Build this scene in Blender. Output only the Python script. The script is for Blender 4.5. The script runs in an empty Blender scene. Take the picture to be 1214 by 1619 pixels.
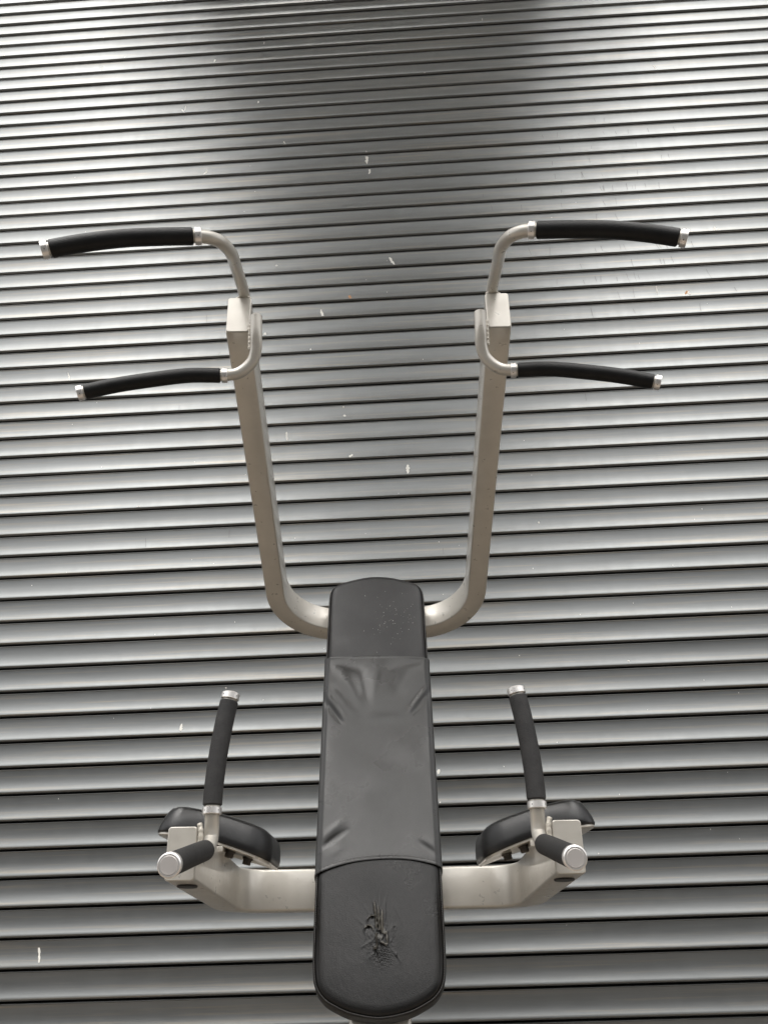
import bpy, bmesh, math, random
from mathutils import Vector, Matrix
random.seed(7)
S = bpy.context.scene
C = S.collection
H = 1.35                       # eye height of the camera above the ground

# ---------------------------------------------------------------- camera
cd = bpy.data.cameras.new('camera'); cam = bpy.data.objects.new('camera', cd); C.objects.link(cam)
cd.sensor_fit = 'VERTICAL'; cd.sensor_height = 36.0; cd.lens = 1300/1619*36.0
cd.clip_start = .05; cd.clip_end = 500
PITCH, ROLL = .43, .0181
_r = Vector((1,0,0)); _u = Vector((0,-math.sin(PITCH),math.cos(PITCH))); _f = Vector((0,math.cos(PITCH),math.sin(PITCH)))
_r2 = _r*math.cos(ROLL)-_u*math.sin(ROLL); _u2 = _r*math.sin(ROLL)+_u*math.cos(ROLL)
cam.matrix_world = Matrix(((_r2.x,_u2.x,-_f.x,.024),(_r2.y,_u2.y,-_f.y,0),(_r2.z,_u2.z,-_f.z,H),(0,0,0,1)))
S.camera = cam
# ---------------------------------------------------------------- sky, sun, exposure
SUN_EL, SUN_AZ = math.radians(70), math.radians(-172)   # azimuth from +Y, clockwise seen from above
w = bpy.data.worlds.new('World'); S.world = w; w.use_nodes = True
nt = w.node_tree; bg = nt.nodes['Background']
sky = nt.nodes.new('ShaderNodeTexSky'); sky.sky_type = 'NISHITA'; sky.sun_disc = False
sky.sun_elevation = SUN_EL; sky.sun_rotation = SUN_AZ; sky.dust_density = 5; sky.air_density = 1.0; sky.ozone_density = 1
hs = nt.nodes.new('ShaderNodeHueSaturation'); hs.inputs['Saturation'].default_value = .10
nt.links.new(sky.outputs[0], hs.inputs['Color'])
tint = nt.nodes.new('ShaderNodeMix'); tint.data_type = 'RGBA'; tint.blend_type = 'MULTIPLY'; tint.inputs[0].default_value = 1
nt.links.new(hs.outputs[0], tint.inputs[6]); tint.inputs[7].default_value = (1.0,.99,.97,1)
nt.links.new(tint.outputs[2], bg.inputs['Color']); bg.inputs['Strength'].default_value = .15
sd = bpy.data.lights.new('sun', 'SUN'); sd.energy = .8; sd.angle = math.radians(60); sd.color = (1,.97,.93)
sun = bpy.data.objects.new('sun', sd); C.objects.link(sun)
sdir = Vector((math.sin(SUN_AZ)*math.cos(SUN_EL), math.cos(SUN_AZ)*math.cos(SUN_EL), math.sin(SUN_EL)))
sun.rotation_euler = sdir.to_track_quat('Z','Y').to_euler(); sun.location = (0,-3,9)
S.view_settings.view_transform = 'Standard'; S.view_settings.look = 'None'
S.view_settings.gamma = 1; S.view_settings.use_curve_mapping = False
S.view_settings.exposure = 1.17

# ---------------------------------------------------------------- helpers
def tag(o, label=None, cat=None, group=None, kind=None):
    if label: o['label'] = label
    if cat: o['category'] = cat
    if group: o['group'] = group
    if kind: o['kind'] = kind
    return o
def obj(name, bm, mats, parent=None, origin=(0,0,0), sharp=35):
    me = bpy.data.meshes.new(name)
    bmesh.ops.recalc_face_normals(bm, faces=bm.faces)
    bmesh.ops.translate(bm, verts=bm.verts, vec=-Vector(origin))
    bm.to_mesh(me); bm.free()
    for m in (mats if isinstance(mats, (list,tuple)) else [mats]): me.materials.append(m)
    for p in me.polygons: p.use_smooth = True
    me.set_sharp_from_angle(angle=math.radians(sharp))
    o = bpy.data.objects.new(name, me); C.objects.link(o)
    if parent is not None: o.parent = parent
    else: o.location = origin
    return o
def catmull(pts, n=8):
    P = [Vector(p) for p in pts]
    P = [P[0]*2-P[1]] + P + [P[-1]*2-P[-2]]
    out = []
    for i in range(1, len(P)-2):
        a,b,c,d = P[i-1:i+3]
        for k in range(n):
            t = k/n
            out.append(.5*((2*b)+(c-a)*t+(2*a-5*b+4*c-d)*t*t+(3*b-a-3*c+d)*t**3))
    out.append(P[-2]); return out
def resample(pts, step):
    L = [0]
    for a,b in zip(pts,pts[1:]): L.append(L[-1]+(b-a).length)
    n = max(2, int(round(L[-1]/step))); out = []; j = 0
    for i in range(n+1):
        s = L[-1]*i/n
        while j < len(L)-2 and L[j+1] < s: j += 1
        t = (s-L[j])/max(L[j+1]-L[j],1e-9); out.append(pts[j].lerp(pts[j+1],t))
    return out
def round_tube(bm, path, r, seg=28, caps=True, edge=0.0):
    """circular tube along a list of vectors; r is a number or a list"""
    n = len(path); rings = []
    t0 = (path[1]-path[0]).normalized()
    ref = Vector((0,0,1)) if abs(t0.z) < .8 else Vector((0,1,0))
    x = t0.cross(ref).normalized()
    stations = []
    for i,p in enumerate(path):
        t = (path[min(i+1,n-1)]-path[max(i-1,0)]).normalized()
        rr = r[i] if isinstance(r,(list,tuple)) else r
        stations.append((p,t,rr))
    if edge:
        p,t,rr = stations[0]; stations = [(p,t,rr-edge),(p+t*edge,t,rr)]+stations[1:]
        p,t,rr = stations[-1]; stations = stations[:-1]+[(p-t*edge,t,rr),(p,t,rr-edge)]
    for p,t,rr in stations:
        x = (x - t*x.dot(t)).normalized(); y = t.cross(x)
        rings.append([bm.verts.new(p+(x*math.cos(2*math.pi*k/seg)+y*math.sin(2*math.pi*k/seg))*rr) for k in range(seg)])
    for a,b in zip(rings,rings[1:]):
        for k in range(seg): bm.faces.new((a[k],a[(k+1)%seg],b[(k+1)%seg],b[k]))
    if caps: bm.faces.new(rings[0][::-1]); bm.faces.new(rings[-1])
def rrect(w, h, r, k=4):
    """rounded rectangle, corners from (0,0) centre"""
    out = []
    for cx,cy,a0 in ((w/2-r,h/2-r,0),(-w/2+r,h/2-r,90),(-w/2+r,-h/2+r,180),(w/2-r,-h/2+r,270)):
        for i in range(k+1):
            a = math.radians(a0+90*i/k); out.append((cx+r*math.cos(a), cy+r*math.sin(a)))
    return out
def box(bm, c, s, bev=0.0, rot=None):
    m = Matrix.Translation(Vector(c)) @ (rot.to_4x4() if rot else Matrix.Identity(4)) @ Matrix.Diagonal((*s,1))
    r = bmesh.ops.create_cube(bm, size=1, matrix=m)
    if bev:
        es = list({e for v in r['verts'] for e in v.link_edges})
        bmesh.ops.bevel(bm, geom=es, offset=bev, segments=3, affect='EDGES', profile=.6)
def cyl(bm, a, b, r, seg=24, edge=0.0):
    round_tube(bm, [Vector(a), Vector(b)], r, seg, True, edge)

# ---------------------------------------------------------------- materials
def mat(name, base, rough=.5, metal=0.0, coat=0.0, spec=.5):
    m = bpy.data.materials.new(name); m.use_nodes = True
    b = m.node_tree.nodes['Principled BSDF']
    b.inputs['Base Color'].default_value = (*base,1); b.inputs['Roughness'].default_value = rough
    b.inputs['Metallic'].default_value = metal; b.inputs['Coat Weight'].default_value = coat
    b.inputs['Specular IOR Level'].default_value = spec
    return m, m.node_tree, b
def noise(nt, scale, detail=4, vec=None, sc=(1,1,1), rough=.55):
    tc = nt.nodes.new('ShaderNodeTexCoord'); mp = nt.nodes.new('ShaderNodeMapping'); n = nt.nodes.new('ShaderNodeTexNoise')
    nt.links.new(tc.outputs['Object'], mp.inputs['Vector']); mp.inputs['Scale'].default_value = sc
    nt.links.new(mp.outputs[0], n.inputs['Vector']); n.inputs['Scale'].default_value = scale
    n.inputs['Detail'].default_value = detail; n.inputs['Roughness'].default_value = rough
    return n
def ramp(nt, src, stops):
    r = nt.nodes.new('ShaderNodeValToRGB'); e = r.color_ramp.elements
    while len(e) < len(stops): e.new(.5)
    for q,(p,c) in zip(e, stops):
        q.position = p; q.color = (c,c,c,1) if not isinstance(c,(tuple,list)) else (*c,1)
    nt.links.new(src, r.inputs[0]); return r
def bump(nt, b, src, strength, dist, prev=None):
    n = nt.nodes.new('ShaderNodeBump'); n.inputs['Strength'].default_value = strength; n.inputs['Distance'].default_value = dist
    nt.links.new(src, n.inputs['Height'])
    if prev: nt.links.new(prev.outputs[0], n.inputs['Normal'])
    nt.links.new(n.outputs[0], b.inputs['Normal']); return n

# anthracite satin shutter paint
M_shut, t, b = mat('shutter_paint', (.40,.405,.40), .3, .92)
n1 = noise(t, 4, 8, sc=(6,1,.8), rough=.65); r1 = ramp(t, n1.outputs[0], [(.3,.41),(.7,.47)]); t.links.new(r1.outputs[0], b.inputs['Roughness'])
n2 = noise(t, 3.0, 8, sc=(.6,1,9), rough=.7)
r2 = ramp(t, n2.outputs[0], [(.25,(.178,.184,.183)),(.5,(.205,.212,.211)),(.75,(.232,.240,.239))])
n3 = noise(t, 1.2, 9, sc=(.9,1,60), rough=.75)                # brown rubbed dirt in long horizontal smears
r3 = ramp(t, n3.outputs[0], [(.52,0.0),(.66,.75)])
mx = t.nodes.new('ShaderNodeMix'); mx.data_type = 'RGBA'; t.links.new(r3.outputs[0], mx.inputs[0])
t.links.new(r2.outputs[0], mx.inputs[6]); mx.inputs[7].default_value = (.30,.27,.225,1)
t.links.new(mx.outputs[2], b.inputs['Base Color'])
n4 = noise(t, 3.2, 3, sc=(1,1,.6)); n5 = noise(t, 420, 2)
bp = bump(t, b, n4.outputs[0], .10, .004); bump(t, b, n5.outputs[0], .08, .0004, bp)
M_gap, _, _ = mat('shutter_joint', (.004,.004,.004), .9, 0)
M_chip, t, b = mat('white_droppings', (.78,.76,.70), .8)
M_rust, _, _ = mat('orange_chip', (.5,.27,.14), .8)
M_scr, _, _ = mat('dark_scratch', (.10,.10,.10), .6, .3)

# champagne metallic powder coat of the tubes
M_paint, t, b = mat('champagne_paint', (.50,.46,.39), .32, .35, .6)
b.inputs['Coat Roughness'].default_value = .12
n1 = noise(t, 14, 8, rough=.65); r1 = ramp(t, n1.outputs[0], [(.3,(.54,.508,.452)),(.7,(.61,.578,.518))]); t.links.new(r1.outputs[0], b.inputs['Base Color'])
n2 = noise(t, 55, 6); r2 = ramp(t, n2.outputs[0], [(.3,.26),(.75,.44)]); t.links.new(r2.outputs[0], b.inputs['Roughness'])
n3 = noise(t, 900, 2); n4 = noise(t, 30, 3); bp = bump(t, b, n4.outputs[0], .15, .001); bump(t, b, n3.outputs[0], .10, .0003, bp)
M_weld, t, b = mat('painted_weld', (.52,.48,.41), .35, .25, .5)
n = noise(t, 260, 4); bump(t, b, n.outputs[0], .7, .002)
M_chrome, t, b = mat('brushed_aluminium', (.86,.83,.80), .3, .8)
n = noise(t, 60, 2); r = ramp(t, n.outputs[0], [(.3,.27),(.7,.33)]); t.links.new(r.outputs[0], b.inputs['Roughness'])
M_disc, t, b = mat('turned_aluminium', (.62,.585,.56), .34, .45)
b.inputs['Anisotropic'].default_value = .7
n = noise(t, 160, 6); r = ramp(t, n.outputs[0], [(.3,.38),(.7,.48)]); t.links.new(r.outputs[0], b.inputs['Roughness'])
M_hole, _, _ = mat('dark_hole', (.01,.008,.008), .8)
M_foam, t, b = mat('black_rubber_grip', (.012,.012,.012), .46)
n = noise(t, 30, 8, rough=.7); r = ramp(t, n.outputs[0], [(.35,(.005,.005,.005)),(.7,(.011,.0105,.010))]); t.links.new(r.outputs[0], b.inputs['Base Color'])
n = noise(t, 350, 5, rough=.7); bump(t, b, n.outputs[0], .55, .0010)
b.inputs['Specular IOR Level'].default_value = .28
M_foam2, t, b = mat('worn_rubber_grip', (.032,.030,.030), .68)
n = noise(t, 40, 8, rough=.7); r = ramp(t, n.outputs[0], [(.35,(.014,.0135,.0135)),(.7,(.032,.030,.029))]); t.links.new(r.outputs[0], b.inputs['Base Color'])
n = noise(t, 300, 6, rough=.7); bump(t, b, n.outputs[0], .8, .0013)
def leather(name, c0, c1, rough, grain):
    m, t, b = mat(name, c0, rough)
    n = noise(t, 22, 9, rough=.7); r = ramp(t, n.outputs[0], [(.3,c0),(.72,c1)]); t.links.new(r.outputs[0], b.inputs['Base Color'])
    n0 = noise(t, 8, 6); r0 = ramp(t, n0.outputs[0], [(.3,rough-.07),(.7,rough+.09)]); t.links.new(r0.outputs[0], b.inputs['Roughness'])
    v = t.nodes.new('ShaderNodeTexVoronoi'); v.inputs['Scale'].default_value = 700
    tc = t.nodes.new('ShaderNodeTexCoord'); t.links.new(tc.outputs['Object'], v.inputs['Vector'])
    n1 = noise(t, 60, 8, sc=(1,1,.5), rough=.7)
    bp = bump(t, b, n1.outputs[0], .35*grain, .0012); bump(t, b, v.outputs[0], .25*grain, .0004, bp)
    return m
M_vinyl = leather('black_vinyl', (.006,.0058,.0055), (.013,.012,.0115), .31, 1.8)
M_vinyl.node_tree.nodes['Principled BSDF'].inputs['Specular IOR Level'].default_value = .33
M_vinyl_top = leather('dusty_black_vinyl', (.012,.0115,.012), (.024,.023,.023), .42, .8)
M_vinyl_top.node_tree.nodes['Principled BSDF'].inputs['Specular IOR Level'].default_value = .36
M_worn_glint = leather('worn_vinyl_glint', (.04,.037,.032), (.12,.11,.092), .34, 1.5)  # worn vinyl, made paler to paint highlights on the torn ridges
M_sleeve = leather('grey_black_sleeve', (.020,.0195,.0185), (.030,.029,.027), .29, .4)
M_arm = leather('forearm_vinyl', (.006,.006,.006), (.012,.011,.011), .33, .8)
M_thread, _, _ = mat('seam_thread', (.10,.095,.09), .8)
M_plug, _, _ = mat('black_plastic_plug', (.012,.012,.012), .45)
M_steel, _, _ = mat('dark_bolt_steel', (.10,.09,.08), .45, .8)
M_conc, t, b = mat('concrete', (.16,.145,.125), .85)
n = noise(t, 3, 10, rough=.7); r = ramp(t, n.outputs[0], [(.3,(.165,.135,.105)),(.7,(.225,.185,.145))]); t.links.new(r.outputs[0], b.inputs['Base Color'])
M_asph, t, b = mat('asphalt', (.05,.05,.048), .9)
n = noise(t, 6, 10, rough=.7); r = ramp(t, n.outputs[0], [(.3,(.035,.035,.034)),(.7,(.065,.064,.062))]); t.links.new(r.outputs[0], b.inputs['Base Color'])
M_dark, t, b = mat('dark_cladding', (.05,.05,.048), .7)
n = noise(t, 2, 8); r = ramp(t, n.outputs[0], [(.3,(.018,.019,.018)),(.7,(.03,.03,.029))]); t.links.new(r.outputs[0], b.inputs['Base Color'])
M_band, t, b = mat('dark_band_sheet', (.14,.14,.138), .7)  # added canopy, translucency sets how dark its reflection looks
tr = t.nodes.new('ShaderNodeBsdfTranslucent'); tr.inputs[0].default_value = (.80,.79,.77,1)
ad = t.nodes.new('ShaderNodeAddShader'); t.links.new(b.outputs[0], ad.inputs[0]); t.links.new(tr.outputs[0], ad.inputs[1])
t.links.new(ad.outputs[0], t.nodes['Material Output'].inputs['Surface'])
M_sheet, t, b = mat('band_edge_sheet', (.04,.04,.04), .7)  # added outer sheets, partly see-through for a soft reflection edge
tr = t.nodes.new('ShaderNodeBsdfTransparent'); tr.inputs[0].default_value = (.72,.72,.72,1)
t.links.new(tr.outputs[0], t.nodes['Material Output'].inputs['Surface'])
M_glass, _, _ = mat('dark_window', (.02,.022,.025), .12)

# ================================================================ setting
bm = bmesh.new(); bmesh.ops.create_grid(bm, x_segments=8, y_segments=8, size=60)
tag(obj('ground', bm, M_asph), kind='structure')
bm = bmesh.new(); box(bm, (0,1.75,.0025), (24,3.3,.035), .004)  # unseen lighter slab, added for warm bounce near the machine
tag(obj('bounce_pavement', bm, M_conc), kind='structure')
# ---------------------------------------------------------------- roller shutter
D, YAW, TILT, PIT, Z0 = 2.85, -.0423, .01368, .03037*2.85, 1.5404*2.85
SH = Vector((.024, D, 0))
shutter = bpy.data.objects.new('roller_shutter', None); C.objects.link(shutter)
shutter.location = SH; shutter.rotation_euler = (0, -TILT, YAW)
tag(shutter, 'wide closed dark grey steel roller shutter with curved horizontal slats and white specks', 'roller shutter')
PROF = [(-.009,.0000),(-.0030,.0000),(.0004,.0002),(.0020,.0012),(.0021,.0022),(.0003,.0040)]
NS = 12
for i in range(1, NS+1):
    s = i/NS; PROF.append((-.0035*s+.0030*s*s+.0090*s**3, .0040+s*.0700))
PROF += [(.0084,.0750),(.0077,.0765),(.0060,.0781),(.0042,.0793),(.0018,.0801),(-.0014,.0806),(-.009,.0807),(-.009,PIT)]
def prof_n(z):
    for (a,za),(c,zc) in zip(PROF,PROF[1:]):
        if za <= z <= zc and zc > za: return a+(c-a)*(z-za)/(zc-za)
    return 0
N0, N1 = -18, 66
XW = 4.6
bm = bmesh.new()
XS = [-XW+2*XW*i/92 for i in range(93)]
rs = random.Random(3)
def zlocal(n): return Z0 + H - n*PIT
slat_var = {}
for n in range(N0, N1):
    top = zlocal(n)
    tl = rs.gauss(0,.014); off = rs.gauss(0,.0004); ph = rs.uniform(0,6); slat_var[n] = (tl, off, ph)
    rows = []
    for (pn,pz) in PROF:
        row = []
        for x in XS:
            wv = .0004*math.sin(x*1.7+ph)+.0001*math.sin(x*5.1+ph*2)
            tt = tl+.010*math.sin(x*1.1+ph*1.7)
            nn = pn + ((off + wv + tt*(pz-.04)) if -.003 < pn else 0)
            bow = .008*max(0,(top-H-2.2))/2.0*(1-(x/2.0)**2) if abs(x) < 2 else 0
            row.append(bm.verts.new((x, -nn, top-pz+bow)))
        rows.append(row)
    for j,(ra,rb) in enumerate(zip(rows,rows[1:])):
        for i in range(len(XS)-1):
            f = bm.faces.new((ra[i],ra[i+1],rb[i+1],rb[i]))
            f.material_index = 1 if (j >= len(rows)-3 or j == 0) else 0
curtain_bm = bm
def slat_of(z):
    n = math.floor((Z0+H-z)/PIT); return n, (Z0+H-z)-n*PIT
def surf(x, z):
    n, pz = slat_of(z); tl, off, ph = slat_var.get(n,(0,0,0))
    wv = .0004*math.sin(x*1.7+ph)+.0001*math.sin(x*5.1+ph*2)
    return -(prof_n(pz)+off+wv+(tl+.010*math.sin(x*1.1+ph*1.7))*(pz-.04))-.0004
def fleck(x, z, w_, h_, skew, mi, rg, taper=True):
    """irregular flake of dried matter lying on the slat surface"""
    n, pz = slat_of(z+h_/2)
    k = max(3, int(h_/.004)); prev = None
    jx = 0
    for i in range(k+1):
        s = i/k; zz = z+h_/2-h_*s
        nn, pz = slat_of(zz)
        if pz < .0036 or pz > .0750: prev = None; continue
        jx += rg.uniform(-.12,.12)*w_ if w_ > .003 else rg.uniform(-.2,.2)*w_
        ww = w_*(.35+.65*math.sin(math.pi*min(1,max(.08,s*.8+.15))))*rg.uniform(.55,1.1)/2 if taper else w_/2
        xc = x+skew*(s-.5)*h_+jx; y = surf(xc,zz)
        a = bm.verts.new((xc-ww,y,zz)); m_ = bm.verts.new((xc+rg.uniform(-.2,.2)*ww,y-min(.0012,w_*.15),zz)); c = bm.verts.new((xc+ww,y,zz))
        if prev:
            for q in ((prev[0],prev[1],m_,a),(prev[1],prev[2],c,m_)):
                f = bm.faces.new(q); f.material_index = mi
        prev = (a,m_,c)
MARKS =  [(-0.759, 3.9114, 0.0115, 0.0387, 0), (-0.384, 3.282, 0.0115, 0.0509, 0.2), (0.012, 3.1479, 0.0138, 0.074, 0.1), (0.023, 3.0816, 0.0092, 0.0567, -0.2), (-0.758, 3.1308, 0.0115, 0.0412, -0.3), (-0.57, 3.185, 0.0092, 0.0208, 0), (0.313, 3.7046, 0.0092, 0.023, 0), (0.44, 3.1814, 0.0138, 0.0165, 0), (0.302, 3.1891, 0.0069, 0.0206, 0), (1.444, 3.6468, 0.0069, 0.0451, 0), (1.721, 3.4459, 0.0162, 0.0172, 0), (0.632, 4.0906, 0.0046, 0.0347, 0), (0.112, 2.515, 0.0115, 0.0785, 0.4), (-0.202, 2.2532, 0.0092, 0.0673, 0.15), (-0.303, 2.2299, 0.0092, 0.0134, 0), (-0.406, 2.539, 0.0092, 0.0108, 0), (-0.113, 1.7924, 0.0069, 0.0301, 0), (-0.111, 1.7415, 0.0092, 0.0119, 0), (0.131, 1.4832, 0.0115, 0.0499, -0.2), (-0.088, 1.5517, 0.0092, 0.0141, 0), (-0.342, 1.6582, 0.0069, 0.0525, 0.1), (-0.251, 2.0657, 0.0069, 0.0258, -0.1), (-0.443, 2.1664, 0.0115, 0.0165, 0), (-0.685, 0.527, 0.0092, 0.03, 0), (0.19, 0.3486, 0.0092, 0.0182, 0), (0.183, 0.2397, 0.0046, 0.0351, -0.4), (-1.084, -0.1544, 0.0069, 0.0489, 0.12), (-1.267, 1.9973, 0.0046, 0.0639, 0.4), (1.537, 2.5981, 0.0138, 0.0323, 0.2), (1.228, 2.2841, 0.0069, 0.0536, -0.1), (1.356, 2.2581, 0.0115, 0.0299, 0.2), (-1.886, 4.0603, 0.0115, 0.02, 0), (-1.364, 4.1379, 0.0092, 0.0203, 0), (-1.35, 3.911, 0.0115, 0.0291, 0), (-0.891, 3.5442, 0.0138, 0.0629, 0.5), (-0.89, 3.5665, 0.0046, 0.0722, 0), (-0.914, 1.373, 0.0185, 0.0163, 0), (0.614, 1.2315, 0.0069, 0.0104, 0), (-0.14, 2.6612, 0.0138, 0.0185, 0.5), (-1.236, 3.9869, 0.0115, 0.0148, 0), (-0.522, 3.5913, 0.0069, 0.0181, 0), (0.864, 0.693, 0.0069, 0.0066, 0), (-0.537, 0.6629, 0.0069, 0.0178, 0), (0.313, 0.9976, 0.0069, 0.0073, 0), (-0.508, 4.0523, 0.0046, 0.0694, 0), (-0.083, 1.5571, 0.0069, 0.0114, 0), (1.166, 2.7458, 0.0069, 0.0148, 0), (0.01, 3.1977, 0.0115, 0.0166, 0.2)]
rg = random.Random(11)
for (mx_, mz, mw, mh, sk) in MARKS:
    fleck(mx_, mz+H, mw*1.25, mh*.85, sk, 2, rg)
fleck(-.079, 2.3363+H, .018, .022, .2, 3, rg); fleck(1.35, 2.262+H, .016, .02, -.6, 3, rg)
for i in range(130):                                            # small pale specks, more of them low down
    x = rg.uniform(-1.6,1.9); z = H+rg.uniform(-.35,4.2)*rg.random()**.5; s_ = rg.uniform(.0018,.004)
    fleck(x, z, s_, s_*1.3, 0, 2, rg)
for i in range(75):                                            # fine upright scratches on the right-hand side
    x = rg.gauss(1.08,.24); z = rg.uniform(2.15,3.3); nn = math.floor((Z0-z)/PIT); zc = Z0-(nn+rg.uniform(.42,.62))*PIT+H
    fleck(x, zc, rg.uniform(.0010,.0020), rg.uniform(.025,.062), rg.uniform(-.15,.2), 4, rg, False)
for i in range(16):
    x = rg.uniform(-1.2,1.0); z = rg.uniform(1.0,3.6); fleck(x, z+H, .0011, rg.uniform(.02,.05), rg.uniform(-.2,.2), 4, rg, False)
o = obj('shutter_curtain', curtain_bm, [M_shut, M_gap, M_chip, M_rust, M_scr], shutter, sharp=30)
for sx in (-1,1):
    bm = bmesh.new(); box(bm, (sx*(XW+.04),-.02,3.1), (.12,.09,6.2), .004); obj('guide_rail', bm, M_dark, shutter)

# ---------------------------------------------------------------- added out of view to shape the shutter's reflections
bt = bpy.data.objects.new('added_building', None); C.objects.link(bt); bt.location = (0,-14,0)
tag(bt, 'unseen low dark building added across the yard to darken the lower shutter reflections', 'building')
bm = bmesh.new(); box(bm, (0,0,3.2), (60,5,6.4), .05); obj('wall', bm, M_dark, bt)
bm = bmesh.new(); box(bm, (0,0,6.55), (60.6,5.6,.3), .03); obj('roof', bm, M_dark, bt)
for i in range(7):
    bm = bmesh.new(); box(bm, (-21+i*7,2.52,2.9), (2.2,.08,1.5), .01); obj('window', bm, M_glass, bt)
bm = bmesh.new()                                               # added canopy, wide at the wall, tapering outwards so the dark reflection fades
sec = [(-.96,1.45),(-.90,.6),(-.62,-.6),(-.36,-3.0),(.36,-3.0),(.66,-.6),(.94,.6),(1.0,1.45)]
lo_ = [bm.verts.new((x,y,0)) for x,y in sec]; hi_ = [bm.verts.new((x,y,.05)) for x,y in sec]
bm.faces.new(lo_); bm.faces.new(hi_[::-1])
for i in range(len(sec)): j = (i+1)%len(sec); bm.faces.new((lo_[i],hi_[i],hi_[j],lo_[j]))
for ex,ez in ((.30,.10),(.62,.16)):                            # lighter, wider sheets added above it to soften the reflection's edges
    sec2 = [(x+math.copysign(ex,x), y-(ex*.8 if y < .5 else 0)) for x,y in sec]
    a_ = [bm.verts.new((x,y,ez)) for x,y in sec2]; b_ = [bm.verts.new((x,y,ez+.01)) for x,y in sec2]
    fs = [bm.faces.new(a_), bm.faces.new(b_[::-1])]
    for i in range(len(sec2)): j = (i+1)%len(sec2); fs.append(bm.faces.new((a_[i],b_[i],b_[j],a_[j])))
    for f in fs: f.material_index = 1
cp = obj('added_canopy', bm, [M_band, M_sheet], None, (0,0,0)); cp.location = (-.02,1.30,H+4.75)
tag(cp, 'unseen translucent canopy added overhead to put a dark band in the shutter reflection', 'canopy')

# ================================================================ the exercise machine
R0 = Vector((0,1.9,0))
tower = bpy.data.objects.new('dip_tower', None); C.objects.link(tower); tower.location = R0
tag(tower, 'champagne painted pull-up and dip tower with long worn black back pad and four grips', 'exercise machine')
def part(name, bm, m, parent=tower, sharp=35):
    bmesh.ops.translate(bm, verts=bm.verts, vec=(0,0,H))
    return obj(name, bm, m, parent, R0, sharp)

def u_frame(bm, y0, zb, slope, xc, w1, w2, vc, R, rc, steps=14):
    """U of rectangular tube lying in a plane that climbs towards the front; front ends cut upright at y0"""
    sl = math.radians(slope); ev = Vector((0,math.cos(sl),-math.sin(sl))); en = Vector((0,math.sin(sl),math.cos(sl)))
    O = Vector((0,y0,zb))
    path = []                                                  # (u,v, direction angle)
    st = lambda u,v,a: path.append((u,v,a))
    st(-xc,0,90)
    for i in range(1,9): st(-xc,(vc-R)*i/8,90)
    for i in range(1,steps+1):
        a = math.pi/2*i/steps; st(-xc+R-R*math.cos(a), vc-R+R*math.sin(a), 90-math.degrees(a))
    st(0,vc,0)
    for i in range(steps+1):
        a = math.pi/2*i/steps; st(xc-R+R*math.sin(a), vc-R+R*math.cos(a), -math.degrees(a))
    for i in range(7,-1,-1): st(xc,(vc-R)*i/8,-90)
    sec = rrect(w1,w2,rc,3); rings = []
    for k,(u,v,a) in enumerate(path):
        a = math.radians(a); du,dv = -math.sin(a), math.cos(a)   # across direction
        ring = []
        for (p,q) in sec:
            nn = q+w2/2; uu, vv = u+du*p, v+dv*p
            if k in (0,len(path)-1): vv = -nn*math.tan(sl)
            ring.append(bm.verts.new(O+Vector((uu,0,0))+ev*vv+en*nn))
        rings.append(ring)
    for ra,rb in zip(rings,rings[1:]):
        m = len(ra)
        for k in range(m): bm.faces.new((ra[k],ra[(k+1)%m],rb[(k+1)%m],rb[k]))
    bm.faces.new(rings[0][::-1]); bm.faces.new(rings[-1])
def end_plate(bm, x, y, zlo, zhi, w1):
    sec = rrect(w1-.001, zhi-zlo-.001, .005, 4)
    prof = [(0,0),(0,-.0022),(.0012,-.0034)]
    rings = [[bm.verts.new((x+px*(1-2*i/w1), y+dy, (zlo+zhi)/2+pz*(1-2*i/(zhi-zlo)))) for px,pz in sec] for i,dy in prof]
    for ra,rb in zip(rings,rings[1:]):
        m = len(ra)
        for k in range(m): bm.faces.new((ra[k],ra[(k+1)%m],rb[(k+1)%m],rb[k]))
    bm.faces.new(rings[-1])

bm = bmesh.new(); u_frame(bm, 1.327, 1.004, 25, .2585, .047, .076, .9015, .155, .004, 20)
up = part('upper_frame', bm, M_paint)
for sx in (-1,1):
    bm = bmesh.new(); end_plate(bm, sx*.2585, 1.327, 1.004, 1.0885, .047); part('end_cap', bm, M_paint, up)
bm = bmesh.new(); u_frame(bm, 1.40, .0165, 6.7, .3045, .047, .0785, .4765, .0785, .005, 16)
lo = part('arm_frame', bm, M_paint)
for sx in (-1,1):
    bm = bmesh.new(); end_plate(bm, sx*.3045, 1.40, .0165, .0960, .047); part('end_cap', bm, M_paint, lo)
    s67 = math.radians(6.7); q = Vector((sx*.303, 1.452, .0165-.052*math.tan(s67)))
    nrm = Vector((0,-math.sin(s67),-math.cos(s67)))
    bm = bmesh.new(); cyl(bm, q-nrm*.004, q+nrm*.003, .0165, 32, .001); part('hole_plug', bm, M_plug, lo)

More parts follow.
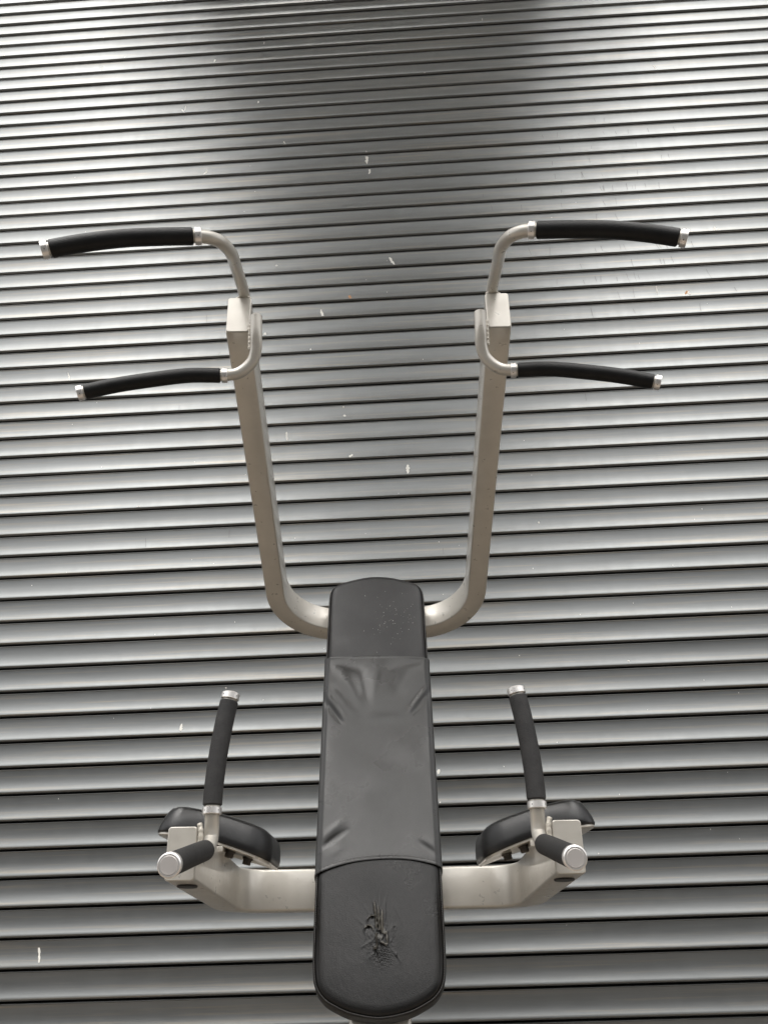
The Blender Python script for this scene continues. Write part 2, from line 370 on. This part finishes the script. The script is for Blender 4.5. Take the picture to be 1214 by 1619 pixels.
# ---- column behind the pad and the feet it stands on
TH = math.atan(.388); ct, sn = math.cos(TH), math.sin(TH)
PO = Vector((0,1.80,0)); EW = Vector((0,sn,ct)); EN = Vector((0,-ct,sn))     # up the pad / out of the pad
def P(u, w_, n_): return PO+Vector((u,0,0))+EW*w_+EN*n_
bm = bmesh.new()
cw, cdp = .116, .07
path = [P(0,.70,-.088), P(0,-.36,-.088)]
zb = path[1]
pth = [path[0], path[0].lerp(path[1],.5), path[1], Vector((0,zb.y-.03,zb.z-.1)), Vector((0,zb.y-.035,zb.z-.2)), Vector((0,zb.y-.035,-H+.03))]
sec = rrect(cw,cdp,.008,3); rings=[]
for i,p in enumerate(pth):
    t_ = (pth[min(i+1,len(pth)-1)]-pth[max(i-1,0)]).normalized(); nn = Vector((1,0,0)).cross(t_)
    rings.append([bm.verts.new(p+Vector((a,0,0))+nn*c_) for a,c_ in sec])
for ra,rb in zip(rings,rings[1:]):
    m = len(ra)
    for k in range(m): bm.faces.new((ra[k],ra[(k+1)%m],rb[(k+1)%m],rb[k]))
bm.faces.new(rings[0][::-1]); bm.faces.new(rings[-1])
part('column', bm, M_paint)
cy = pth[-1].y
bm = bmesh.new()
box(bm, (0,cy+.25,-H+.035), (.07,1.1,.06), .005); part('foot', bm, M_paint)
for yy in (cy-.3,cy+.8):
    bm = bmesh.new(); box(bm, (0,yy,-H+.035), (.95,.06,.062), .005); part('foot', bm, M_paint)
for sx in (-1,1):                                              # step pegs
    bm = bmesh.new(); cyl(bm, (sx*.05,cy-.01,-H+.42), (sx*.30,cy-.01,-H+.42), .02, 24, .002); part('step_peg', bm, M_foam2)

def seg_d(u,w_,a,c_):
    a=Vector(a); c_=Vector(c_); p=Vector((u,w_)); ab=c_-a; t_=max(0,min(1,(p-a).dot(ab)/ab.dot(ab)))
    q=a+ab*t_; d=p-q; side = ab.x*d.y-ab.y*d.x
    return d.length*(1 if side>0 else -1), t_
def ridge(u,w_,a,c_,wd,h,asym=.0):
    d,t_ = seg_d(u,w_,a,c_); e = math.sin(math.pi*min(1,max(0,t_*.8+.1)))
    return h*e*(math.exp(-(d/wd)**2) - asym*math.exp(-((d+wd*1.6)/wd)**2))
# ---- relief of the blistered, torn vinyl low on the pad
def fbm(x,y,s=0):
    v=0;a=1
    for o_ in range(4):
        v += a*math.sin(x*(37+61*o_*1.3)+s+math.sin(y*(29+47*o_))*1.7)*math.sin(y*(31+53*o_*1.2)+s*1.3+math.sin(x*(23+41*o_))*1.9); a*=.55
    return v
def dmg(u,w_):
    h=0
    for a,c_,wd,hh in (((-.0085,-.028),(-.004,-.074),.0020,.0046),((-.0015,-.036),(.002,-.078),.0017,.0040),((.0062,-.042),(.0055,-.083),.0020,.0040),
                       ((-.0055,-.086),(-.0035,-.108),.0013,.0060),((-.006,-.108),(-.009,-.113),.0030,.0030),
                       ((.0075,-.086),(.0150,-.084),.0020,.0020),((.0150,-.088),(.0155,-.104),.0020,.0026),((.005,-.101),(.0145,-.108),.0026,.0024)):
        h += ridge(u,w_,a,c_,wd,hh)
    for a,c_,wd,hh in (((-.005,-.045),(-.001,-.085),.0008,.0026),((.0022,-.050),(.0035,-.085),.0008,.0024),((-.004,-.0835),(.0080,-.0870),.0018,.0034),
                       ((-.001,-.103),(.0105,-.1085),.0022,.0036),((.0075,-.094),(.0125,-.092),.0016,.0030),((-.007,-.115),(-.003,-.130),.0022,.0020)):
        h -= ridge(u,w_,a,c_,wd,hh*.6)
    for cu,cw_,rr,hh in ((-.0195,-.080,.0085,.0030),(-.0125,-.064,.0105,.0022),(.0300,-.076,.0032,.0018),(.009,-.100,.006,.0016)):   # curled blisters
        r_ = math.hypot(u-cu,(w_-cw_)); lobe = .5+.5*math.sin(math.atan2(w_-cw_,u-cu)-.1)
        lobe = lobe**2*.9; h += hh*math.exp(-((r_-rr)/.0016)**2)*(.08+lobe) - hh*1.1*math.exp(-((r_-rr*.80)/.0016)**2)*lobe
    for a,c_,wd,hh in (((-.004,.005),(-.003,-.035),.0011,.0007),((.004,.0),(.003,-.045),.0012,.0006),((.016,-.012),(.009,-.05),.0014,.0006),((-.030,-.03),(-.016,-.056),.0016,.0006),
                       ((.028,-.03),(.046,-.07),.0014,.0005),((.020,-.045),(.034,-.10),.0014,.0005),((-.045,-.055),(-.024,-.074),.0015,.0005),((-.035,-.11),(-.016,-.10),.0016,.0006),
                       ((.022,-.112),(.040,-.135),.0014,.0007),((.0315,-.118),(.033,-.127),.0009,.0012),((-.02,-.13),(-.01,-.118),.0016,.0006),((.012,-.03),(.011,-.07),.0013,.0010)):
        h += ridge(u,w_,a,c_,wd*1.5,hh*.55)
    g = math.exp(-(u/.030)**2-((w_+.085)/.040)**2)
    h += .0011*g
    fine = math.exp(-(u/.026)**2-((w_+.085)/.036)**2)
    h += fine*.00045*fbm(u*6,w_*3.0)+fine*.00028*fbm(u*14+3,w_*12,2)
    g2 = math.exp(-((u-.006)/.018)**2-((w_+.125)/.018)**2); h += g2*.0005*fbm(u*26,w_*26,1)
    return h
# ---- back pad
ctrl = [(-.126,.60),(-.1255,.70),(-.1250,.757),(-.1210,.782),(-.1085,.799),(-.086,.811),(-.058,.8205),(-.029,.8275),(0,.830),
        (.029,.8275),(.058,.8205),(.086,.811),(.1085,.799),(.1210,.782),(.1250,.757),(.1255,.70),(.126,.60),
        (.1265,.40),(.1265,.20),(.1265,.0),(.126,-.09),(.1245,-.14),(.119,-.172),(.104,-.193),(.082,-.2065),(.05,-.219),(0,-.2265),
        (-.05,-.219),(-.082,-.2065),(-.104,-.193),(-.119,-.172),(-.1245,-.14),(-.126,-.09),(-.1265,0),(-.1265,.20),(-.1265,.40)]
cc = [Vector((a,c_,0)) for a,c_ in ctrl]
loop = catmull(cc+[cc[0]], 8)[:-1]
loop = resample(loop+[loop[0]], .0020)[:-1]
def inset(lp, d):
    n = len(lp); out = []
    for i,p in enumerate(lp):
        t_ = (lp[(i+1)%n]-lp[i-1]).normalized(); nn = Vector((t_.y,-t_.x,0))
        out.append(p+nn*d)
    return out
def area(lp): return sum(a.x*c_.y-c_.x*a.y for a,c_ in zip(lp,lp[1:]+lp[:1]))
sg = -1 if area(loop) > 0 else 1
def pad_mesh(bm, lp, rings_, place, dome, nfill=9):
    """rings_ : (inset, height) ; then the front panel is filled with scaled copies down to a spine"""
    R_ = []
    for d,h in rings_:
        R_.append([bm.verts.new(place(p.x,p.y,h)) for p in inset(lp, sg*d)])
    last = inset(lp, sg*rings_[-1][0]); h0 = rings_[-1][1]
    ws = [p.y for p in last]; w0,w1 = min(ws),max(ws); wm = max(abs(p.x) for p in last)
    for j in range(1,nfill+1):
        s = 1-j/nfill
        ring = []
        for p in last:
            sp = min(max(p.y, w0+wm), w1-wm)                  # spine keeps the ends round
            q = Vector((0,sp,0)); v = q+(p-q)*s
            ring.append(bm.verts.new(place(v.x,v.y,h0+dome*(1-s**2.2))))
        R_.append(ring)
    for ra,rb in zip(R_,R_[1:]):
        m = len(ra)
        for k in range(m): bm.faces.new((ra[k],ra[(k+1)%m],rb[(k+1)%m],rb[k]))
    bm.faces.new(R_[0][::-1])
    bmesh.ops.remove_doubles(bm, verts=bm.verts, dist=.0002)
def Ptorn(u, w_, n_):
    if n_ > .002 and -.17 < w_ < .01 and abs(u) < .07:
        k = min(1,(w_+.17)/.03,(.01-w_)/.02,(.07-abs(u))/.02); n_ += k*1.45*dmg(u,w_)
    return P(u,w_,n_)
bm = bmesh.new()
pad_mesh(bm, loop, [(.006,-.045),(.001,-.043),(0,-.038),(0,-.022),(-.0004,-.009),(.0004,-.0052),(.0020,-.0034),(.0034,-.0040),(.0042,-.0066),(.0050,-.0044),(.0064,-.0008),(.0095,.0016),(.014,.0028),(.02,.0038)],
         Ptorn, .004, 100)
for f in bm.faces:
    c_ = f.calc_center_median(); d_ = c_-PO; w_ = d_.dot(EW); n_ = d_.dot(EN)
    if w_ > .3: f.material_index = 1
    elif -.15 < w_ < .0 and abs(c_.x) < .05 and n_ > .004 and dmg(c_.x,w_) > .0015: f.material_index = 2  # raised ridges take the painted highlight colour
pad = part('back_pad', bm, [M_vinyl, M_vinyl_top, M_worn_glint], sharp=80)
tag(pad, 'long black vinyl back pad, cracked near its lower end')
# dusty front panel top piece is the same vinyl; seam stitches
st = resample([*inset(loop, sg*.0030), inset(loop, sg*.0030)[0]], .0042)
for lo_w, hi_w in ((-9,.045),(.555,9)):
    bm = bmesh.new()
    for i,(a,c_) in enumerate(zip(st,st[1:])):
        p = a.lerp(c_,.18); q = a.lerp(c_,.80)
        if not lo_w < p.y < hi_w: continue
        round_tube(bm, [P(p.x,p.y,-.0036), P((p.x+q.x)/2,(p.y+q.y)/2,-.0027), P(q.x,q.y,-.0036)], .0006, 6)
    part('seam_stitching', bm, M_thread, pad, 60)

# ---- sleeve stretched round the middle of the pad
def wr(u,w_):
    h = 0
    h += ridge(u,w_,(-.126,.458),(-.078,.385),.0065,.0042,-.0) - ridge(u,w_,(-.128,.442),(-.084,.374),.0052,.0036)
    h += ridge(u,w_,(-.123,.475),(-.062,.400),.012,.0026)
    h += ridge(u,w_,(.128,.478),(.078,.402),.0065,.0030) - ridge(u,w_,(.128,.462),(.082,.396),.0050,.0042)
    h += ridge(u,w_,(-.095,.525),(-.030,.410),.020,.0022) + ridge(u,w_,(.085,.53),(.028,.43),.021,.0016)
    h += ridge(u,w_,(.005,.52),(-.012,.385),.020,.0020)
    h -= ridge(u,w_,(-.045,.52),(-.025,.43),.014,.0016)
    h += ridge(u,w_,(-.03,.383),(.05,.383),.013,.0012)
    h -= ridge(u,w_,(-.12,.545),(-.035,.515),.010,.0018) + ridge(u,w_,(.12,.548),(.035,.52),.010,.0018)
    h += ridge(u,w_,(-.121,.098),(-.070,.140),.0075,.0024) - ridge(u,w_,(-.114,.084),(-.066,.118),.0055,.0032)
    h += ridge(u,w_,(-.10,.065),(-.06,.095),.010,.0010)
    h += ridge(u,w_,(.122,.075),(.080,.105),.007,.0013) - ridge(u,w_,(.120,.063),(.085,.090),.006,.0012)
    h += ridge(u,w_,(.03,.30),(.04,.12),.02,.0004)
    h += .0003*math.sin(w_*60+u*30)+.0003*math.sin(u*50+w_*13)
    return h if h > -.0014 else -.0014-.0010*(1-math.exp((h+.0014)/.0010))
def w_top(u): return .5572-.0030*u/.13+.0045*(abs(u)/.13)**2*(-.2) + .0022*math.sin((u+.02)*26)*.4
def w_bot(u): s=u/.13; return .0560-.0215*s*s+.0055*s-.0012*math.cos(s*7)*.3
WS = .1285
cross = []                                                     # (u, n) around the pad, back-left to back-right
for k in range(5): cross.append((-WS+.010-.0*k, -.048) if k==0 else (-WS-.001, -.048+.011*k+.0))
front = [(-WS+.0004,-.0015),(-WS+.002,.0014),(-WS+.005,.0030),(-WS+.009,.0042)]
cross = [(-WS+.02,-.049),(-WS,-.046),(-WS-.0012,-.036),(-WS-.0014,-.024),(-WS-.001,-.010)]+front
NU = 90
for i in range(1,NU): 
    u = -WS+.009+(2*WS-.018)*i/NU; cross.append((u, .0064+.0040*(1-(u/WS)**2)**.6-.0022*abs(u/WS)**8))
cross += [(-a,c_) for a,c_ in (front[::-1]+[(-WS-.001,-.010),(-WS-.0014,-.024),(-WS-.0012,-.036),(-WS,-.046),(-WS+.02,-.049)])]
NV = 190
bm = bmesh.new(); rows=[]
for j in range(-2, NV+3):
    s = min(max(j/NV,0),1); row=[]
    for (u,n_) in cross:
        wt_, wb_ = w_top(u), w_bot(u); ww = wb_+(wt_-wb_)*s
        fr = 1 if n_ > .002 else 0
        nn = n_ + (wr(u,ww)*min(1,(WS-abs(u))/.012+.25) if fr else 0)
        dist = min(ww-wb_, wt_-ww)
        hem = math.exp(-((dist-.0030)/.0020)**2)*.0009 - math.exp(-((dist-.0068)/.0010)**2)*.0007
        bulge = (hem)
        if n_ <= .002: uu = u+math.copysign(bulge,u); 
        else: uu = u; nn += bulge
        if j < 0 or j > NV:                                    # turned-in hem edge
            k = (-j if j < 0 else j-NV); nn -= .0018*k if n_ > .002 else 0; uu -= math.copysign(.0012*k,uu) if n_<=.002 else 0
            ww += (.0004*k)*( 1 if j<0 else -1)
        row.append(bm.verts.new(P(uu,ww,nn)))
    rows.append(row)
for ra,rb in zip(rows,rows[1:]):
    for i in range(len(ra)-1): bm.faces.new((ra[i],ra[i+1],rb[i+1],rb[i]))
slv = part('pad_sleeve', bm, M_sleeve, pad, 80)
tag(slv, 'smooth grey-black stretch sleeve creased at its corners')
bm = bmesh.new()                                               # hem stitches
def sleeve_n(u): return .0064+.0040*(1-min(1,abs(u/WS))**2)**.6
for i in range(80):
    u0 = -.118+.236*i/80; u1 = u0+.0017
    for off,fn,nn0 in ((.0075,w_bot,.0),):
        a = P(u0,fn(u0)+off,sleeve_n(u0)+wr(u0,fn(u0)+off)); c_ = P(u1,fn(u1)+off,sleeve_n(u1)+wr(u1,fn(u1)+off))
        round_tube(bm,[a,(a+c_)/2+EN*.0001,c_],.00038,5)
part('hem_stitching', bm, M_foam, slv, 60)

# dust specks on the head of the pad
bm = bmesh.new(); rg = random.Random(5)
for i in range(70):
    u = rg.gauss(.045,.035); w_ = rg.gauss(.68,.035)
    if abs(u) > .105 or not .565 < w_ < .80: continue
    r_ = rg.uniform(.0003,.0008)*(1.5 if rg.random()<.1 else 1)
    s_ = abs(u)/.1065; c0 = P(u,w_,.0038+.004*(1-s_**2.2)+.0001)
    bmesh.ops.create_icosphere(bm, subdivisions=1, radius=r_, matrix=Matrix.Translation(c0))
tag(part('dust_specks', bm, M_chip, pad), 'pale dust specks on the head of the pad', kind='stuff')

# ---- grips and handles
def V3(p, sx): return Vector((sx*p[0],p[1],p[2]))
def collar(bm, c, d, r, L=.012):
    d = d.normalized(); cyl(bm, c-d*L/2, c+d*L/2, r, 36, .0006)
def grip_handle(name, sx, tube_pts, grip_pts, tr, gr, foam, label=None):
    tp_ = catmull([V3(p,sx) for p in tube_pts], 8)
    bm = bmesh.new(); gp = catmull([V3(p,sx) for p in grip_pts], 10)
    full = tp_+gp[1:]
    round_tube(bm, full, tr, 32, True, .0012)
    h = part(name, bm, M_paint)
    if label: h['label'] = label
    d0 = (gp[1]-gp[0]).normalized(); d1 = (gp[-1]-gp[-2]).normalized()
    g2 = resample(gp, .004)
    bm = bmesh.new(); round_tube(bm, [p for p in g2 if (p-gp[0]).length>.005 and (p-gp[-1]).length>.005], [gr]*len([p for p in g2 if (p-gp[0]).length>.005 and (p-gp[-1]).length>.005]), 36, True, .002)
    part('grip_sleeve', bm, foam, h)
    for c_,d in ((gp[0],d0),(gp[-1],d1)):
        bm = bmesh.new(); collar(bm, c_, d, gr-.0001, .0105); co = part('collar', bm, M_chrome, h)
        bm = bmesh.new()                                       # grub screw holes
        x = d.cross(Vector((0,1,0))).normalized() if abs(d.y) < .9 else d.cross(Vector((0,0,1))).normalized(); y = d.cross(x)
        for k in range(4):
            a = k*math.pi/2+.9; rd = x*math.cos(a)+y*math.sin(a); cyl(bm, c_+rd*(gr-.002), c_+rd*(gr+.0002), .0008, 10)
        part('screw_hole', bm, M_hole, co)
    return h, gp, d1
UP = [(.252,1.46,1.036),(.254,1.400,1.085),(.251,1.3274,1.1000),(.250,1.2706,1.0917),(.2477,1.2122,1.0749),(.2425,1.1489,1.0452),(.2505,1.105,1.029),(.2655,1.084,1.0207),(.2838,1.0744,1.0157)]
UG = [(.2838,1.0744,1.0157),(.3440,1.0627,1.0048),(.4030,1.052,.9925),(.4625,1.0433,.9760),(.5200,1.0358,.9558)]
LW = [(.2185,1.3013,1.0248),(.2180,1.3091,.9837),(.2190,1.3209,.958),(.2275,1.3306,.9360),(.2510,1.3349,.9150),(.2788,1.3329,.9078)]
LG = [(.2788,1.3329,.9078),(.3453,1.3237,.9030),(.4110,1.3141,.8885),(.4770,1.3097,.8745),(.5402,1.3026,.8540)]
for sx in (-1,1):
    grip_handle('wide_pull_up_handle', sx, UP, UG, .0115, .0150, M_foam)
    grip_handle('close_pull_up_handle', sx, LW, LG, .0114, .0144, M_foam)
    bm = bmesh.new()                                           # weld beads
    wp = resample(catmull([V3((.2345,1.324,1.020),sx), V3((.2335,1.325,.99),sx), V3((.2325,1.327,.962),sx)],6),.003)
    round_tube(bm, wp, [.0035+.0008*math.sin(i*1.9) for i in range(len(wp))], 10)
    part('weld_bead', bm, M_weld, up); bm = bmesh.new()
    wp = resample(catmull([V3(q,sx) for q in ((.2375,1.329,1.089),(.246,1.326,1.0915),(.257,1.326,1.0915),(.265,1.330,1.089))],8),.002)
    round_tube(bm, wp, [.0030+.0012*math.sin(i*.75)**2 for i in range(len(wp))], 12)
    part('weld_bead', bm, M_weld, up)
# dip handles: one bent tube carrying an upright grip and a forward grip
DV = [(.2625,1.4085,.1195),(.2624,1.4110,.160),(.2595,1.4145,.210),(.2540,1.418,.259),(.2465,1.4215,.3068)]
DE = [(.2625,1.4095,.1150),(.2632,1.4180,.0930),(.2634,1.4170,.0760),(.2636,1.4010,.0640),(.2638,1.3905,.0606)]
DF = [(.2638,1.3905,.0606),(.2655,1.322,.0518),(.2672,1.253,.0425),(.2690,1.1839,.0333)]
for sx in (-1,1):
    h, gp, d1 = grip_handle('dip_handle', sx, [DE[3],DE[2],DE[1],DE[0]], DV, .0120, .0156, M_foam2)
    gp2 = resample(catmull([V3(p,sx) for p in DF],8), .004)
    bm = bmesh.new(); round_tube(bm, [V3(DE[2],sx)]+[V3(DE[3],sx)]+gp2[:-1], .0119, 28); part('forward_tube', bm, M_paint, h)
    bm = bmesh.new(); round_tube(bm, [p for p in gp2 if (p-gp2[-1]).length>.004][2:], .0156, 36, True, .0035); part('grip_sleeve', bm, M_foam2, h)
    dd = (gp2[-1]-gp2[-2]).normalized()
    bm = bmesh.new(); cyl(bm, gp2[-1]-dd*.010, gp2[-1]+dd*.001, .0163, 48, .0018); co = part('end_collar', bm, M_chrome, h)
    bm = bmesh.new(); cyl(bm, gp2[-1]-dd*.001, gp2[-1]+dd*.0016, .0122, 48, .0005); part('end_disc', bm, M_disc, co)
    bm = bmesh.new(); cyl(bm, gp[-1]+d1*.004, gp[-1]+d1*.0072, .0125, 36, .001); part('end_disc', bm, M_disc, h)
    bm = bmesh.new()
    wp = resample(catmull([V3(q,sx) for q in ((.2790,1.3985,.100),(.2760,1.3970,.090),(.2755,1.3965,.078),(.2765,1.3975,.066))],8),.0016)
    round_tube(bm, wp, [.0042+.0003*math.sin(i*1.1) for i in range(len(wp))], 12)
    part('weld_bead', bm, M_weld, h)

# ---- forearm pads, set slantwise on the arms
for sx in (-1,1):
    A0 = Vector((sx*.196,1.595,.0500)); A1 = Vector((sx*.397,1.550,.1020))
    a = (A1-A0); L = a.length; a.normalize()
    bdir = Vector((-sx*.02,.98,-.075)).normalized()   # backwards and outwards
    nn = a.cross(bdir).normalized(); nn = nn if nn.z > 0 else -nn
    W = .19
    def Q(u, v, n_): return A0+a*u+bdir*v+nn*(n_+.008*math.sin(math.pi*min(1,max(0,u/L))))
    lp = [Vector((x+L/2,y+W/2,0)) for x,y in rrect(L,W,.045,8)]
    lp = resample(lp+[lp[0]], .006)[:-1]
    mid = Vector((L/2,W/2,0))
    def place(lst, h): return [bm.verts.new(Q(p.x,p.y,h)) for p in lst]
    sg2 = -1 if area(lp) > 0 else 1
    def ins(d):
        n = len(lp); out=[]
        for i,p in enumerate(lp):
            t_=(lp[(i+1)%n]-lp[i-1]).normalized(); out.append(p+Vector((t_.y,-t_.x,0))*sg2*d)
        return out
    bm = bmesh.new(); R_=[]
    for d,h in ((.006,0),(.001,.001),(0,.004),(.001,.014),(.0045,.028),(.009,.039),(.0125,.0440),(.0138,.0432),(.0150,.0444),(.020,.0480),(.028,.050)):
        R_.append(place(ins(d),h))
    last = ins(.028)
    for j in range(1,7):
        s = 1-j/6; R_.append([bm.verts.new(Q(*( (Vector((L/2,min(max(p.y,.07),W-.07),0)) + (p-Vector((L/2,min(max(p.y,.07),W-.07),0)))*s).xy), .050+.003*(1-s*s))) for p in last])
    for ra,rb in zip(R_,R_[1:]):
        m=len(ra)
        for k in range(m): bm.faces.new((ra[k],ra[(k+1)%m],rb[(k+1)%m],rb[k]))
    bm.faces.new(R_[0][::-1]); bmesh.ops.remove_doubles(bm, verts=bm.verts, dist=.0002)
    fp = part('forearm_pad', bm, M_arm, sharp=80)
    bm = bmesh.new(); R_=[place(ins(.004),-.0035),place(ins(.003),-.0025),place(ins(.003),.0015)]
    for ra,rb in zip(R_,R_[1:]):
        m=len(ra)
        for k in range(m): bm.faces.new((ra[k],ra[(k+1)%m],rb[(k+1)%m],rb[k]))
    bm.faces.new(R_[0][::-1]); bm.faces.new(R_[-1]); part('pad_plate', bm, M_paint, fp)
    bm = bmesh.new()
    c1 = Q(L*.52,W*.35,-.006); box(bm, c1+Vector((0,0,-.004)), (.05,.12,.010), .002); part('bracket', bm, M_paint, fp)
    for (uu,vv) in ((.075,.035),(.048,.070)):
        c2 = Q(uu,vv,-.004); bm = bmesh.new(); cyl(bm, c2, c2-nn*.013, .0078, 6, .001); cyl(bm, c2-nn*.001, c2-nn*.004, .010, 24)
        part('bolt', bm, M_steel, fp)
